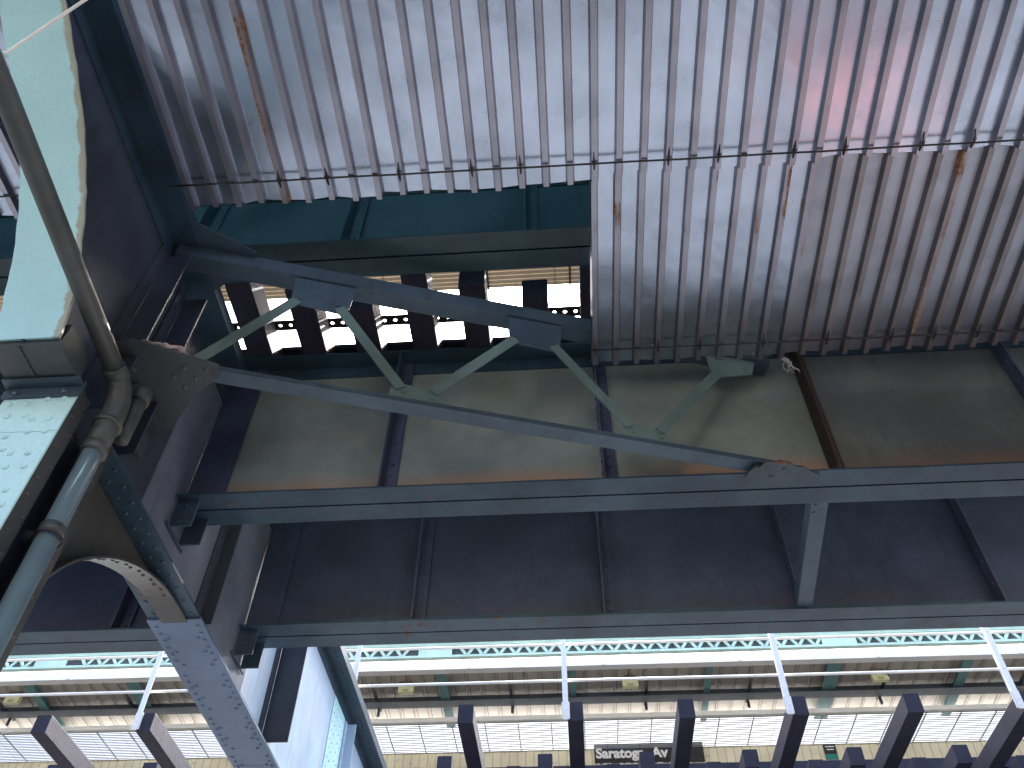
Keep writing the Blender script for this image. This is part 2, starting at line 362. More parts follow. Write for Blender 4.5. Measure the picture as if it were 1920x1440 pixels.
def cover(m,y0,y1,z):
    m.box(WX-.188,WX+.188,y0,y1,z,z+.014)
cover(m,4.9,7.0,3.388); cover(m,7.006,YE,3.388)
k=0; y=4.98
while y<12:
    for dx in (-.145,.145):
        m.rivet((WX+dx,y,3.388),(0,0,-1),.017,.014,8)
        if k%2: m.rivet((WX+dx*.72,y+.06,3.388),(0,0,-1),.017,.014,8)
    y+=.085 if k%6!=5 else .2
    k+=1
m.build('cover_plate','cover',cg)
m=MB(); m.box(WX-.19,WX-.0075,-3,YE,TOP,TOP+.016); m.box(WX+.0075,WX+.19,-3,YE,TOP,TOP+.016); m.box(WX+.0075,WX+.021,-3,YE,TOP-.14,TOP-.001)
for y in frange(6.4,11.6,.11): m.rivet((WX+.021,y,TOP-.05-.035*(int(y*100)%2)),(1,0,0),.013,.011,6)
m.box(WX+.176,WX+.19,-3,YE,TOP+.017,TOP+.11)
for y in frange(6.4,11.6,.11): m.rivet((WX+.12,y,TOP),(0,0,-1),.014,.011,6)
m.build('top_flange','flange',cg)
# stiffeners along the right face
for (y,dp) in ((3.1,.16),(3.47,.16),(5.2,.1),(6.95,.235),(9.6,.1)):
    m=MB().box(WX+.022,WX+.022+dp,y,y+.014,3.56,TOP-.142); m.box(WX+.0075,WX+.0205,y-.1,y-.001,3.56,TOP-.142)
    for z in frange(3.65,TOP-.2,.13): m.rivet((WX+.0205,y-.06,z),(1,0,0),.014,.012,6)
    m.build('stiffener','cross' if y<8 else 'cross_lit',cg)
# splice with rivet field on the far web
m=MB().box(WX+.0065,WX+.016,8.9,9.45,3.56,5.10)
for z in frange(3.62,5.05,.1):
    for y in (8.97,9.07,9.28,9.38): m.rivet((WX+.016,y,z),(1,0,0),.014,.012,6)
m.build('splice_plate','column',cg)
# curved outer knee flange
m=MB(); vs=[];fs=[]; n=len(curve)
import bisect
def cr(pts,k):
    out=[]
    for i in range(len(pts)-1):
        p0=pts[max(i-1,0)];p1=pts[i];p2=pts[i+1];p3=pts[min(i+2,len(pts)-1)]
        for j in range(k):
            t=j/k; out.append(tuple(.5*((2*p1[q])+(-p0[q]+p2[q])*t+(2*p0[q]-5*p1[q]+4*p2[q]-p3[q])*t*t+(-p0[q]+3*p1[q]-3*p2[q]+p3[q])*t**3) for q in (0,1)))
    return out+[pts[-1]]
cs=cr(curve,4)
for i,(y,h) in enumerate(cs):
    a=cs[max(i-1,0)];b=cs[min(i+1,len(cs)-1)]; d=Vector((0,b[0]-a[0],b[1]-a[1])).normalized(); nn=Vector((0,-d.z,d.y))  # into the web
    if nn.z<0: nn=-nn
    e=R.uniform(-.004,.004)+(.02*math.exp(-((h-3.75)/.10)**2)); e2=R.uniform(-.004,.004)
    for x in (WX-.175+e2,WX-.06,WX+.07,WX+.188+e):
        vs.append(Vector((x,y,h)))
    for x in (WX+.188+e,WX-.175+e2): vs.append(Vector((x,y,h))+nn*.018)
for i in range(len(cs)-1):
    for j in range(6): fs.append((6*i+j,6*i+(j+1)%6,6*i+6+(j+1)%6,6*i+6+j))
fs+=[(0,5,4,3,2,1),tuple(6*(len(cs)-1)+j for j in range(6))]
m.add(vs,fs); m.build('curved_flange','bright',cg,label='pale turquoise curved flange plate')
# capital box
m=MB().box(WX-.19,WX+.19,2.53,2.80,3.405,3.44); m.box(WX-.17,WX+.17,2.56,2.80,3.44,3.6); m.box(WX-.03,WX-.018,2.54,2.80,3.398,3.4045)
m.build('capital_plate','box',cg)
m=MB().box(WX-.20,WX+.215,2.80,2.815,3.32,3.42); m.box(WX-.20,WX+.215,2.74,2.799,3.385,3.397)
for x in (-.13,.13): m.rivet((WX+x,2.80,3.345),(0,-1,0),.02,.02,8)
m.build('bearing_angle','chord',cg)
# inner knee: web + narrow arched flange
arc=cr([(3.285,2.15),(3.34,2.42),(3.42,2.64),(3.56,2.84),(3.72,2.99),(3.9,3.12),(4.12,3.235),(4.36,3.32),(4.6,3.37),(4.93,3.386)],3)
m=MB()
for (y0,h0),(y1,h1) in zip(arc,arc[1:]): m.prism([(WX-.005,y0,h0+.012),(WX-.005,y1,h1+.012),(WX-.005,y1,3.403),(WX-.005,y0,3.403)],(.010,0,0))
m.build('knee_web','colside',cg)
m=MB(); vs=[];fs=[]
for i,(y,h) in enumerate(arc):
    a=arc[max(i-1,0)];b=arc[min(i+1,len(arc)-1)]; d=Vector((0,b[0]-a[0],b[1]-a[1])).normalized(); nn=Vector((0,-d.z,d.y))
    for x,o in ((WX-.09,0),(WX+.09,0),(WX+.09,.014),(WX-.09,.014)): vs.append(Vector((x,y,h))+nn*o)
for i in range(len(arc)-1):
    for j in range(4): fs.append((4*i+j,4*i+(j+1)%4,4*i+4+(j+1)%4,4*i+4+j))
m.add(vs,fs)
for i,(y,h) in enumerate(arc[3:-3]):
    a=arc[i+2];b=arc[i+4]; d=Vector((0,b[0]-a[0],b[1]-a[1])).normalized(); nn=Vector((0,-d.z,d.y))
    m.rivet(Vector((WX+(.04 if i%2 else .055),y,h)),-nn,.014,.012,8)
m.build('arched_flange','colside',cg,label='brown riveted arch under the knee')

# ------------------------------------------------------------------ column
cl=thing('steel_column',(WX,3.05,G),'riveted steel column with pale turquoise front plate, at the left edge','column')
m=MB().box(-2.87,-2.485,2.818,2.83,G,3.07); m.box(-2.87,-2.485,2.818,2.83,3.074,3.35)
for z in frange(-1.4,3.3,.12):
    k=int(round((z+1.4)/.12))
    for dx in ((-.14,-.05) if k%2 else (.03,.12)): m.rivet((WX+dx,2.818,z),(0,-1,0),.019,.015,8)
    for dx in ((.05,.14) if k%2 else (-.11,-.02)): m.rivet((WX+dx,2.818,z+.03),(0,-1,0),.019,.015,8)
m.build('front_plate','column',cl)
def leg(y0,y1,side):
    m=MB()
    for sx,xo in ((1,-2.485),(-1,-2.87)):
        a,b=sorted((xo-sx*.014,xo)); m.box(a,b,y0,y1,G,3.40)
        if sx==1:
            for z in frange(-1.4,3.35,.105): m.rivet((xo,(y0+y1)/2+.02*(1 if int(z*10)%2 else -1),z),(1,0,0),.015,.013,8)
    ya,yb=(y0,y0+.012) if side<0 else (y1-.012,y1)
    m.box(-2.855,-2.50,ya,yb,G,3.40)
    return m
leg(2.831,2.935,-1).build('front_channel','colside',cl,label='brown rust-edged front channel')
leg(3.14,3.27,1).build('rear_channel','colside',cl)
m=MB().box(-2.69,-2.67,2.845,3.256,G,3.40); m.build('web','cross',cl)
# ------------------------------------------------------------------ drain pipes
PX=-2.40
d=thing('downspout',(PX,3.0,G),'light grey-green vertical drain pipe clamped in the side of the column','pipe')
pp=MB().tube([(PX,3.03,G),(PX,3.03,3.16)],.052,16).build('pipe','pipe',d,True)
for z in (3.14,2.60,1.2):
    MB().tube([(PX,3.03,z-.03),(PX,3.03,z+.03)],.066 if z>3 else .060,16).build('collar','oldpipe',d,True)
for z in (2.56,1.15):
    m=MB(); m.tube([(PX+.066*math.cos(t),3.03+.066*math.sin(t),z) for t in [i*math.pi/8 for i in range(17)]],.006,6); m.box(PX-.10,PX-.06,2.99,3.01,z-.02,z+.02)
    m.build('strap','rope',pp)
el=[(PX,3.03,3.14),(PX,3.03,3.28),(PX,3.03,3.41),(PX,3.01,3.50),(PX,2.97,3.56),(PX,2.90,3.60)]
MB().tube(el,[.060,.064,.068,.068,.064,.060],16).build('elbow','oldpipe',d,True)
MB().tube([(PX,3.03,3.31),(PX,3.03,3.34)],.076,16).build('joint_ring','oldpipe',d,True)
d=thing('slanting_drain_pipe',(PX,1,3.7),'dark olive drain pipe crossing in front of the pale curved plate, flaking paint','pipe')
MB().tube([(PX,2.92,3.593),(PX,2.04,3.68),(PX,1.4,3.745),(PX,-3,4.05)],.053,16).build('pipe','oldpipe',d,True)
m=MB().tube([(PX,2.93,3.59),(PX,2.85,3.598)],.064,16); m.build('coupling','oldpipe',d,True)
d=thing('capped_pipe_stub',(-2.27,3.14,3.0),'short capped drain pipe stub beside the elbow under the gusset','pipe')
MB().tube([(-2.37,3.14,3.32),(-2.37,3.14,3.44),(-2.37,3.14,3.55),(-2.37,3.14,3.66)],.044,14).build('pipe','oldpipe',d,True)
MB().tube([(-2.37,3.14,3.62),(-2.37,3.14,3.71),(-2.37,3.14,3.74)],[.052,.050,.030],14).build('cap','oldpipe',d,True)
tag(MB().tube([(-4.4,2.16,4.2),(-2.63,1.38,4.2),(-2.14,1.16,4.2),(-.8,.57,4.2)],.0075,8).build('cable','white',None,True),'thin pale cable crossing the pale curved plate at the top left corner','cable')
m=MB().tube([(-2.66,1.395,4.2),(-2.60,1.367,4.2)],.017,10); tag(m.build('cable_clamp','cyan',None,True),'small pale clamp gripping the thin cable at the left edge','clamp')

# ------------------------------------------------------------------ lattice brace
P0=Vector((-2.24,3.2)); P1=Vector((1.50,4.30)); U=(P1-P0).normalized(); N=Vector((-U.y,U.x))
def on(x,h,off=0.):
    t=(x-P0.x)/U.x; p=P0+U*t+N*off; return Vector((p.x,p.y,h))
lb=thing('lattice_brace',(-.4,3.75,4.0),'diagonal lattice brace with zigzag bars between the cross girder and the sage girder','brace')
n3=Vector((N.x,N.y,0))
def chord(x0,x1,hb,hv0,hv1,nm,lw=.135):
    m=MB(); 
    xs=[x0+(x1-x0)*i/40 for i in range(41)]
    for a,b in zip(xs,xs[1:]):
        pass
    m.prism([on(x0,hb,.0),on(x0,hb,lw),on(x0,hb+.012,lw),on(x0,hb+.012,.0)],on(x1,0)-on(x0,0))
    m.prism([on(x0,hv0,-.0),on(x0,hv0,.012),on(x0,hv1,.012),on(x0,hv1,.0)],on(x1,0)-on(x0,0))
    m.build(nm,'chord',lb)
chord(-2.62,1.62,5.14,5.153,5.27,'top_chord')
chord(-2.30,1.45,4.022,4.035,4.062,'bottom_chord',.105)
for a,b in (((-2.19,4.10),(-1.76,4.86)),((-1.48,4.86),(-1.00,4.15)),((-.80,4.16),(-.29,4.87)),((-.02,4.87),(.46,4.16)),((.66,4.16),(1.17,4.90))):
    MB().bar(on(*a,.004),on(*b,.004),n3.cross(on(*b)-on(*a)),.075,.009).build('lacing_bar','sage',lb)
for poly,riv,gm in (([(-1.82,5.13),(-1.80,4.90),(-1.74,4.83),(-1.48,4.81),(-1.42,4.87),(-1.40,5.13)],((-1.74,4.9),(-1.49,4.89),(-1.62,4.96)),'chord'),
             ([(-.34,5.13),(-.33,4.91),(-.27,4.84),(-.02,4.82),(.03,4.88),(.05,5.13)],((-.27,4.91),(-.02,4.89),(-.15,4.96)),'chord'),
             ([(1.12,5.13),(1.13,4.93),(1.20,4.88),(1.45,4.97),(1.5,5.13)],((1.19,4.95),(1.4,5.02)),'sage'),
             ([(-1.07,4.035),(-1.06,4.15),(-1.0,4.205),(-.80,4.185),(-.75,4.14),(-.74,4.036)],((-1.0,4.17),(-.97,4.12),(-.82,4.16),(-.80,4.11)),'sage'),
             ([(.39,4.035),(.40,4.15),(.46,4.205),(.66,4.185),(.71,4.14),(.73,4.036)],((.46,4.17),(.49,4.12),(.65,4.16),(.67,4.11)),'sage')):
    m=MB().prism([on(x,h,.014) for x,h in poly],n3*.010)
    for x,h in riv: m.rivet(on(x,h,.014),-n3,.017,.014,8)
    m.build('gusset_plate',gm,lb)
for hh,nm,pts in ((4.02,'corner_gusset',[(-2.66,3.0),(-2.50,2.97),(-2.03,3.20),(-2.06,3.29),(-2.28,3.46),(-2.5,3.72),(-2.66,3.76)]),(5.28,'upper_gusset',[(-2.66,2.88),(-2.5,2.9),(-2.1,3.2),(-2.2,3.36),(-2.5,3.5),(-2.66,3.5)])):
    m=MB().prism([(x,y,hh-.016) for x,y in pts],(0,0,.012))
    if nm=='corner_gusset':
        for q in ((-2.12,3.23),(-2.2,3.29),(-2.29,3.36),(-2.25,3.21),(-2.33,3.27),(-2.56,3.2),(-2.56,3.35),(-2.56,3.5)): m.rivet((q[0],q[1],hh-.016),(0,0,-1),.018,.015,8)
        m.box(-2.66,-2.645,3.3,3.75,3.80,4.0); m.box(-2.645,-2.56,3.3,3.75,3.988,4.0)
    m.build(nm,'box' if nm=='corner_gusset' else 'chord',lb)
m=MB(); pl=[(1.24,4.27),(1.27,4.24),(1.30,4.245),(1.33,4.20),(1.39,4.205),(1.42,4.19),(1.49,4.215),(1.53,4.25),(1.58,4.255),(1.63,4.30),(1.70,4.34),(1.70,4.42),(1.26,4.42),(1.21,4.34)]
m.prism([(x,y,3.974) for x,y in pl],(0,0,.013))
for q in ((1.46,4.27),(1.38,4.34)): m.rivet((q[0],q[1],3.974),(0,0,-1),.017,.014,8)
m.build('end_gusset',paint('flaking_gusset_paint',(.085,.14,.185),.9,((1,4.20,4.27,.2),),.6),lb,label='corroded end gusset with orange rusty rim')
# strut between the two track girders
m=MB().bar((1.765,4.655,4.03),(1.845,5.90,4.03),(1,0,0),.115,.012); m.bar((1.71,4.655,4.085),(1.79,5.90,4.085),(0,0,1),.10,.010)
for q in (4.70,4.78): m.rivet((1.74,q,4.024),(0,0,-1),.014,.012,8)
tag(m.build('strut','chord'),'short steel strut joining the undersides of the two track girders, at right','strut')

# ------------------------------------------------------------------ corrugated sheets
def corr_sheet(x0,n,y0,y1,h,mats,label,sag=0.,tilt=0.,seed=0,rusty=()):
    """pans between downward ribs; ribs start at x0, pitch .1525"""
    rr=random.Random(seed); P=.1525; prof=[]; dp=.046
    for i in range(n):
        x=x0+i*P
        q=2 if i in rusty else 1
        prof+=[(x,0,q),(x+.010,-dp,q),(x+.046,-dp,q),(x+.056,0,0)]
    prof.append((x0+n*P,0,1)); x=x0+n*P
    prof+=[(x+.010,-dp,1),(x+.046,-dp,1),(x+.056,0,1)]
    ny=12; ys=[y0+(y1-y0)*j/ny for j in range(ny+1)]
    m=MB(); k=len(prof); vs=[]
    wob=[rr.uniform(-.003,.003) for _ in range(n+2)]; endj=[rr.uniform(-.012,.012) for _ in range(n+2)]
    for L in (0,1):
        for j,y in enumerate(ys):
            for i,(x,z,_) in enumerate(prof):
                q=i//4
                zz=h+z+tilt*(y-y0)+wob[min(q,n+1)]*math.sin(j*.7+q)+sag*math.sin(math.pi*(x-x0)/(n*P))
                yy=y+(endj[min(q,n+1)] if j==ny else 0)
                vs.append((x,yy,zz+L*.0022))
    fs=[];mi=[]; off=k*(ny+1)
    for j in range(ny):
        for i in range(k-1):
            a=j*k+i; fs.append((a,a+k,a+k+1,a+1)); mi.append(prof[i][2])
            fs.append((off+a,off+a+1,off+a+k+1,off+a+k)); mi.append(mi[-1])
    for j in (0,ny):
        for i in range(k-1):
            a=j*k+i; q=(a,a+1,off+a+1,off+a); fs.append(q if j==0 else q[::-1]); mi.append(1)
    for i in (0,k-1):
        for j in range(ny):
            a=j*k+i; q=(a,off+a,off+a+k,a+k); fs.append(q if i==0 else q[::-1]); mi.append(1)
    m.add(vs,fs); m.m=mi
    o=m.build('corrugated_sheet',mats); return tag(o,label,'metal sheet','corrugated drip sheets hung under the structure')
P=.1525; X2=.255
corr_sheet(X2-17*P,8,1.25,2.67,5.02,['flat','rib','rib_rust'],'long corrugated sheet with an orange rusty rib and dark patches, next to the cross girder',seed=1,rusty=(4,))
corr_sheet(X2-9*P+.003,9,1.25,2.66,5.024,['flat','rib'],'bright silvery corrugated sheet above the teal girder gap, ending at the gap',seed=2)
corr_sheet(X2+.003,9,1.25,2.60,5.02,['flat','rib'],'bright corrugated sheet at top centre-right, left of the pink glow',seed=3)
corr_sheet(X2+9*P+.006,16,.6,2.58,5.024,['flat','rib'],'large corrugated sheet at the top right corner with a pink glow on its pans',seed=4)
corr_sheet(X2,9,2.46,4.18,5.055,['flat','rib'],'lower corrugated sheet with its bare left edge at the gap, bright above and dark below',seed=5)
corr_sheet(X2+9*P+.003,16,2.44,4.17,5.059,['flat_dull','rib_dull','rib_rust'],'dull grey corrugated sheet at right with brown streaked ribs, over the long girder',seed=6,rusty=(0,6))
corr_sheet(-2.90-16*P,15,1.25,2.67,5.02,['flat','rib'],'corrugated sheet glimpsed left of the pale curved plate',seed=7)
corr_sheet(-2.90-16.1*P-60*P,60,1.25,2.67,5.02,['flat','rib'],'long corrugated sheet beyond the left edge of the picture',seed=8)
corr_sheet(X2+25.2*P,60,1.25,2.62,5.024,['flat','rib'],'long upper corrugated sheet beyond the right edge of the picture',seed=9)
corr_sheet(X2+25.2*P,60,2.44,4.17,5.059,['flat_dull','rib_dull'],'long lower corrugated sheet beyond the right edge of the picture',seed=10)
def rope(pts,clips,label):
    t=thing('tie_rod',pts[0],label,'rod','thin rods holding up the sheets')
    MB().tube(pts,.0065,8).build('rod','rope',t,True)
    for (x,y,h) in clips:
        MB().tube([(x+R.uniform(-.004,.004),y-.07,h+.012),(x,y,h-.008),(x,y+.05,h+.010)],[.003,.007,.005],6).build('hook','hole',t,True)
    return t
def sagl(x0,x1,y0,y1,h,s,n=24): return [(x0+(x1-x0)*i/n,y0+(y1-y0)*i/n,h-s*math.sin(math.pi*i/n)+.003*math.sin(i*2.1)) for i in range(n+1)]
rb=5.02-.046-.006
rope(sagl(-2.40,4.6,2.50,2.52,rb,.012),[(X2+(k)*P+.028,2.505,rb-.004) for k in (-13,-11,-8,-5,-3,-1+1,3,5,8,10,13,15)],'dark thin rod strung under the upper row of corrugated sheets, above the gap')
rope(sagl(X2-.02,4.6,4.02,4.02,rb+.035,.006),[(X2+k*P+.028,4.02,rb+.03) for k in (0,3,5,8,11,14,16,18,21)],'dark thin rod strung under the far ends of the lower corrugated sheets')
rope(sagl(-5.3,-2.95,2.50,2.50,rb,.008),[(-4.9,2.5,rb),(-3.7,2.5,rb)],'dark thin rod under the sheet left of the pale curved plate')
# loose threads
m=MB()
for k in range(7):
    p=Vector((1.66+R.uniform(-.01,.01),4.14,4.965)); pts=[p]
    for j in range(7): p=p+Vector((R.uniform(-.018,.026),R.uniform(-.01,.01),-R.uniform(.012,.04))); pts.append(p)
    m.tube(pts,.0014,4)
tag(m.build('white_thread','thread'),'frayed white threads hanging from a sheet end','thread')
# crumpled paper on the gusset
m=MB(); nx,ny=12,5; vs=[]
for j in range(ny+1):
    for i in range(nx+1): vs.append((-2.45+.24*i/nx,3.00+.07*i/nx+.07*j/ny+R.uniform(-.008,.008),4.035+.012*math.sin(i*1.3+j)*(.3+j/ny)+R.uniform(-.005,.005)))
m.add(vs,[(j*(nx+1)+i,j*(nx+1)+i+1,(j+1)*(nx+1)+i+1,(j+1)*(nx+1)+i) for j in range(ny) for i in range(nx)])
o=m.build('crumpled_paper','paper'); md=o.modifiers.new('thick','SOLIDIFY'); md.thickness=.004
tag(o,'crumpled pinkish paper scrap lying on the corner gusset','paper')

# ------------------------------------------------------------------ near track: ties, strap, guard timber
def tie_mesh(L):
    me=MB(); w_,t_,b=.10,.25,.008
    # bevelled timber lying along +Y, origin at the near bottom
    prof=[(-w_+b,0),(w_-b,0),(w_,b),(w_,t_-b),(w_-b,t_),(-w_+b,t_),(-w_,t_-b),(-w_,b)]
    m_=MB(); vs=[];n=6
    for j in range(n+1): vs+=[(x+R.uniform(-.002,.002),L*j/n,z-H0) for x,z in prof]
    fs=[tuple(range(7,-1,-1)),tuple(n*8+q for q in range(8))]
    for j in range(n): fs+=[(8*j+q,8*j+(q+1)%8,8*j+8+(q+1)%8,8*j+8+q) for q in range(8)]
    fs[0]=tuple(range(8)); fs[1]=fs[1][::-1]
    m_.add(vs,fs); me=bpy.data.meshes.new('railroad_tie'); me.from_pydata([(v.x,v.y,v.z+H0) for v in m_.v],[],m_.f); me.materials.append(M['tie']); return me
T={'near':{k:tie_mesh(L) for k,L in (('l',3.4),('m',3.2),('s',3.05))}}
def put_tie(me,x,y,h,label,group,rz=0):
    o=bpy.data.objects.new('railroad_tie',me); COL.objects.link(o); o.location=(x,y,h+H0); o.rotation_euler=(0,0,rz)
    return tag(o,label,'railroad tie',group)
near=[(-2.42,3.605,'l'),(-1.97,3.70,'m'),(-1.52,3.89,'s'),(-1.06,3.605,'l'),(-.63,3.735,'m'),(-.15,3.88,'s'),(.30,3.605,'l')]
lab=['first dark tie from the cross girder, over the left end of the lattice brace',
 'second dark tie from the cross girder, behind the first upper gusset of the lattice brace',
 'third dark tie from the cross girder, short, its blunt end free against the bright sky',
 'fourth dark tie from the cross girder, long, reaching under the teal girder',
 'fifth dark tie from the cross girder, its end overlapping the cream slats',
 'sixth dark tie from the cross girder, its blunt end above the second upper gusset',
 'seventh dark tie from the cross girder, at the edge of the lower corrugated sheet']
for (x,y,k),l in zip(near,lab): put_tie(T['near'][k],x,y,5.502,l,'ties of the near track')
for i in range(1,8):
    put_tie(T['near']['msl'[(i-1)%3]],.30+.452*i,(3.72,3.88,3.605)[(i-1)%3],5.502,'dark tie of the near track lying above the lower corrugated sheets','ties above the sheets')
for i in range(1,10):
    put_tie(T['near']['sml'[(i-1)%3]],-2.42-.452*i,(3.88,3.72,3.605)[(i-1)%3],5.502,'dark tie of the near track left of the cross girder','ties left of the cross girder')
t=thing('perforated_strap',(-1,4.21,5.755),'thin black steel strap with round holes laid across the near ties','strap')
m=MB(); x=-6.0; y0,y1=4.16,4.26; yc=4.21; st=.0875; r=.0155; z0,z1=5.754,5.760
vs=[];fs=[]
while x<3:
    # cell with an octagonal hole
    for z in (z1,):
        k=len(vs); vs+=[(x,y0,z),(x+st,y0,z),(x+st,y1,z),(x,y1,z)]
        for j in range(8): a=math.pi/8+j*math.pi/4-math.pi/4*0; vs.append((x+st/2+r*math.cos(a-math.pi*3/4),yc+r*math.sin(a-math.pi*3/4),z))
        c=k+4
        q=[(k,k+1,c+1,c),(k+1,c+2,c+1),(k+1,k+2,c+3,c+2),(k+2,c+4,c+3),(k+2,k+3,c+5,c+4),(k+3,c+6,c+5),(k+3,k,c+7,c+6),(k,c,c+7)]
        fs+=q if z==z1 else [t_[::-1] for t_ in q]
    x+=st
m.add(vs,fs); o=m.build('strap','rope',t)
import bmesh
b_=bmesh.new(); b_.from_mesh(o.data); bmesh.ops.remove_doubles(b_,verts=b_.verts,dist=.0005); b_.to_mesh(o.data); b_.free()
md=o.modifiers.new('thick','SOLIDIFY'); md.thickness=.006
tag(MB().box(-6,4.0,4.47,4.63,5.754,5.80).build('guard_timber','tie'),'long black guard timber bolted along the near ties','timber')
tag(MB().box(-6,4.0,6.1,6.28,5.754,5.92).build('guard_timber','tie'),'second black guard timber along the near ties, farther side','timber')
for yr in (4.68,5.92):
    t=thing('rail',(-1,yr,5.754),'steel running rail on the near ties, %s'%('close to the sage girder' if yr<5 else 'over the dark second girder'),'rail')
    m=MB().box(-6,4,yr,yr+.13,5.754,5.77); m.box(-6,4,yr+.058,yr+.073,5.771,5.86); m.box(-6,4,yr+.03,yr+.10,5.861,5.90); m.build('rail_profile','rust',t)

# ------------------------------------------------------------------ near platform (above the viewer) and slatted canopy edge
tag(MB().box(-16,16,.9,3.55,6.60,6.80).build('near_platform_deck','platform'),kind='structure')
tag(MB().box(-14,12,.9,.96,6.80,8.2).build('near_windscreen','wallp'),'windscreen wall along the back of the near platform','wall')
t=thing('near_canopy',(0,2.6,7.6),'cream slatted canopy edge seen between the near ties','canopy')
m=MB().box(-14,12,.97,4.90,7.66,7.70); m.build('canopy_deck','slat',t)
m=MB(); y=4.905
while y<5.20:
    m.box(-14,12,y,y+.040,7.600,7.615); m.box(-14,12,y,y+.006,7.616,7.65); y+=.0515
m.build('slats','slat',t)
for x in [.16-.86*i for i in range(-3,9)]: MB().box(x,x+.022,4.9,5.21,7.58,7.598).build('crossbar','rust',t)

# ------------------------------------------------------------------ far track ties
mesh_far={k:tie_mesh(L) for k,L in (('l',4.2),('m',3.4),('s',3.1))}
pos_word={}
long_i=0
names_long=['first','second','third','fourth','fifth','sixth','seventh','eighth','ninth','tenth','eleventh']
for n_ in range(-6,5):
    x=.03+1.398*n_
    z=.0
    rzz=0.0
    if n_ in (-3,-2): side='hidden behind the cross girder and its bright far web'
    put_tie(mesh_far['l'],x,10.37,5.502,{
     -6:'long dark tie end far left of the left-hand pair, outside the handrail post',-5:'long dark tie end in the left background, left neighbour of the one under the post',
     -4:'long dark tie end with the left handrail post standing on it',-3:'long dark tie behind the riveted cross girder flange',-2:'long dark tie behind the bright far part of the cross girder',
     -1:'long dark tie end right of the cross girder, first clear one, without a post',0:'long dark tie end with a handrail post, just left of the station name',
     1:'long dark tie end crossing the right part of the station name',2:'long dark tie with a white post on its left, right of the station name',
     3:'long dark tie end without a post, left of the last post at right',4:'long dark tie end with the last white post at the right edge'}[n_],'long ties of the far track')
    for (dx,k,y,w1) in ((.50,'s',12.08,'short dark tie end'),(.955,'m',11.74,'medium dark tie end')):
        put_tie(mesh_far[k],x+dx,y,5.502,w1+' right of the '+names_long[n_+6]+' long tie','short ties of the far track')
for y in (12.42,13.6):
    tag(MB().box(-14,12,y,y+.18,5.754,5.9).build('guard_timber','tie'),'dark guard timber on the far ties, %s'%('nearer side' if y<13 else 'beside the far platform'),'timber')
plate_girder(-2.4,12,12.1,4.0,5.5,'web_far',[],'girder under the far track, nearer one','girders under the far track')
plate_girder(-2.4,12,13.6,4.0,5.5,'web_far',[],'girder under the far track, farther one','girders under the far track')
# handrail on the long ties
t=thing('handrail',(0,10.4,5.6),'white painted track-side handrail on posts in front of the far platform','handrail')
for x in [-.09+2.785*i for i in range(-4,4)]:
    m=MB(); m.box(x-.035,x+.035,10.33,10.342,5.50,6.74); m.box(x-.035,x-.025,10.343,10.40,5.76,6.72)
    m.box(x-.05,x+.05,10.343,10.362,5.52,5.74)
    for z in (6.62,6.08,5.66,5.58): m.rivet((x,10.33,z-.035),(0,-1,0),.012,.012,6)
    m.build('post','white',t)
for z in (6.62,6.08):
    MB().tube([(-14,10.42,z),(12,10.42,z)],.019,8).build('rail','white',t,True)

# ------------------------------------------------------------------ far station
tag(MB().box(-18,16,14.4,18.2,6.56,6.80).build('far_platform_deck','platform'),kind='structure')
t=thing('lattice_fascia',(0,14.8,9.18),'turquoise lattice girder with V bracing along the far canopy edge','lattice girder')
m=MB().box(-18,16,14.76,14.84,9.43,9.50); m.box(-18,16,14.72,14.88,9.50,9.58)
for x in frange(-17.5,15.5,.1): 
    if int(abs(x)*10)%40<9: m.rivet((x,14.72,9.55),(0,-1,0),.012,.01,6)
m.build('top_chord','cyan',t)
m=MB().box(-18,16,14.76,14.84,9.18,9.225); m.build('bottom_chord','cyan',t)
plates=[(-17.9,-17.3),(-10.6,-9.95),(-2.93,-2.28),(4.75,5.39),(12.4,13.05)]
pw=.315; x=-17.9; m=MB()
while x<16:
    mid=x+pw/2
    if any(a-.1<mid<b+.1 for a,b in plates):
        if m.v: m.build('lacing','cyan',t)
        m=MB()
    else:
        for (xa,xb) in ((x,x+pw/2),(x+pw,x+pw/2)):
            m.bar((xa,14.79,9.44),(xb,14.79,9.215),(1,0,0),.055,.012)
    x+=pw
if m.v: m.build('lacing','cyan',t)
for a,b in plates: MB().box(a,b,14.765,14.775,9.2255,9.4295).build('plate','cyan',t)
tag(MB().box(-18,16,14.86,14.9,9.2,9.42).build('fascia_board','purlin'),'dark board behind the turquoise lattice girder','board')
t=thing('gutter',(0,14.55,8.78),'wide white box gutter along the front of the far canopy','gutter')
MB().box(-18,16,14.50,14.66,8.76,8.94).build('trough','white',t)
for x in (-14.9,-12.3,-9.6,-7.0,-4.4,-1.9,.6,3.1,5.58,8.1,10.6):
    m=MB().box(x-.03,x+.03,14.485,14.499,8.77,8.93); m.rivet((x,14.485,8.8),(0,-1,0),.012,.01,6); m.build('joint_strap','white',t)
t=thing('far_canopy',(0,16.4,8.8),'brown-beige ribbed canopy roof seen from below over the far platform','canopy')
m=MB(); yN,zN,yF,zF=14.9,9.13,16.92,9.02; per=.29; x=-18
vs=[];pr=[]
while x<16:
    pr+=[(x,0),(x+.235,0),(x+.247,.03),(x+.278,.03)]; x+=per
for (y,z) in ((yN,zN),(yF,zF)): vs+=[(a,y,z+b) for a,b in pr]
for (y,z) in ((yN,zN),(yF,zF)): vs+=[(a,y,z+b+.03) for a,b in pr]
k=len(pr); fs=[(i,k+i,k+i+1,i+1) for i in range(k-1)]+[(2*k+i,2*k+i+1,3*k+i+1,3*k+i) for i in range(k-1)]+[(i,i+1,2*k+i+1,2*k+i) for i in range(k-1)]
m.add(vs,fs); m.build('roof_deck','roof',t)
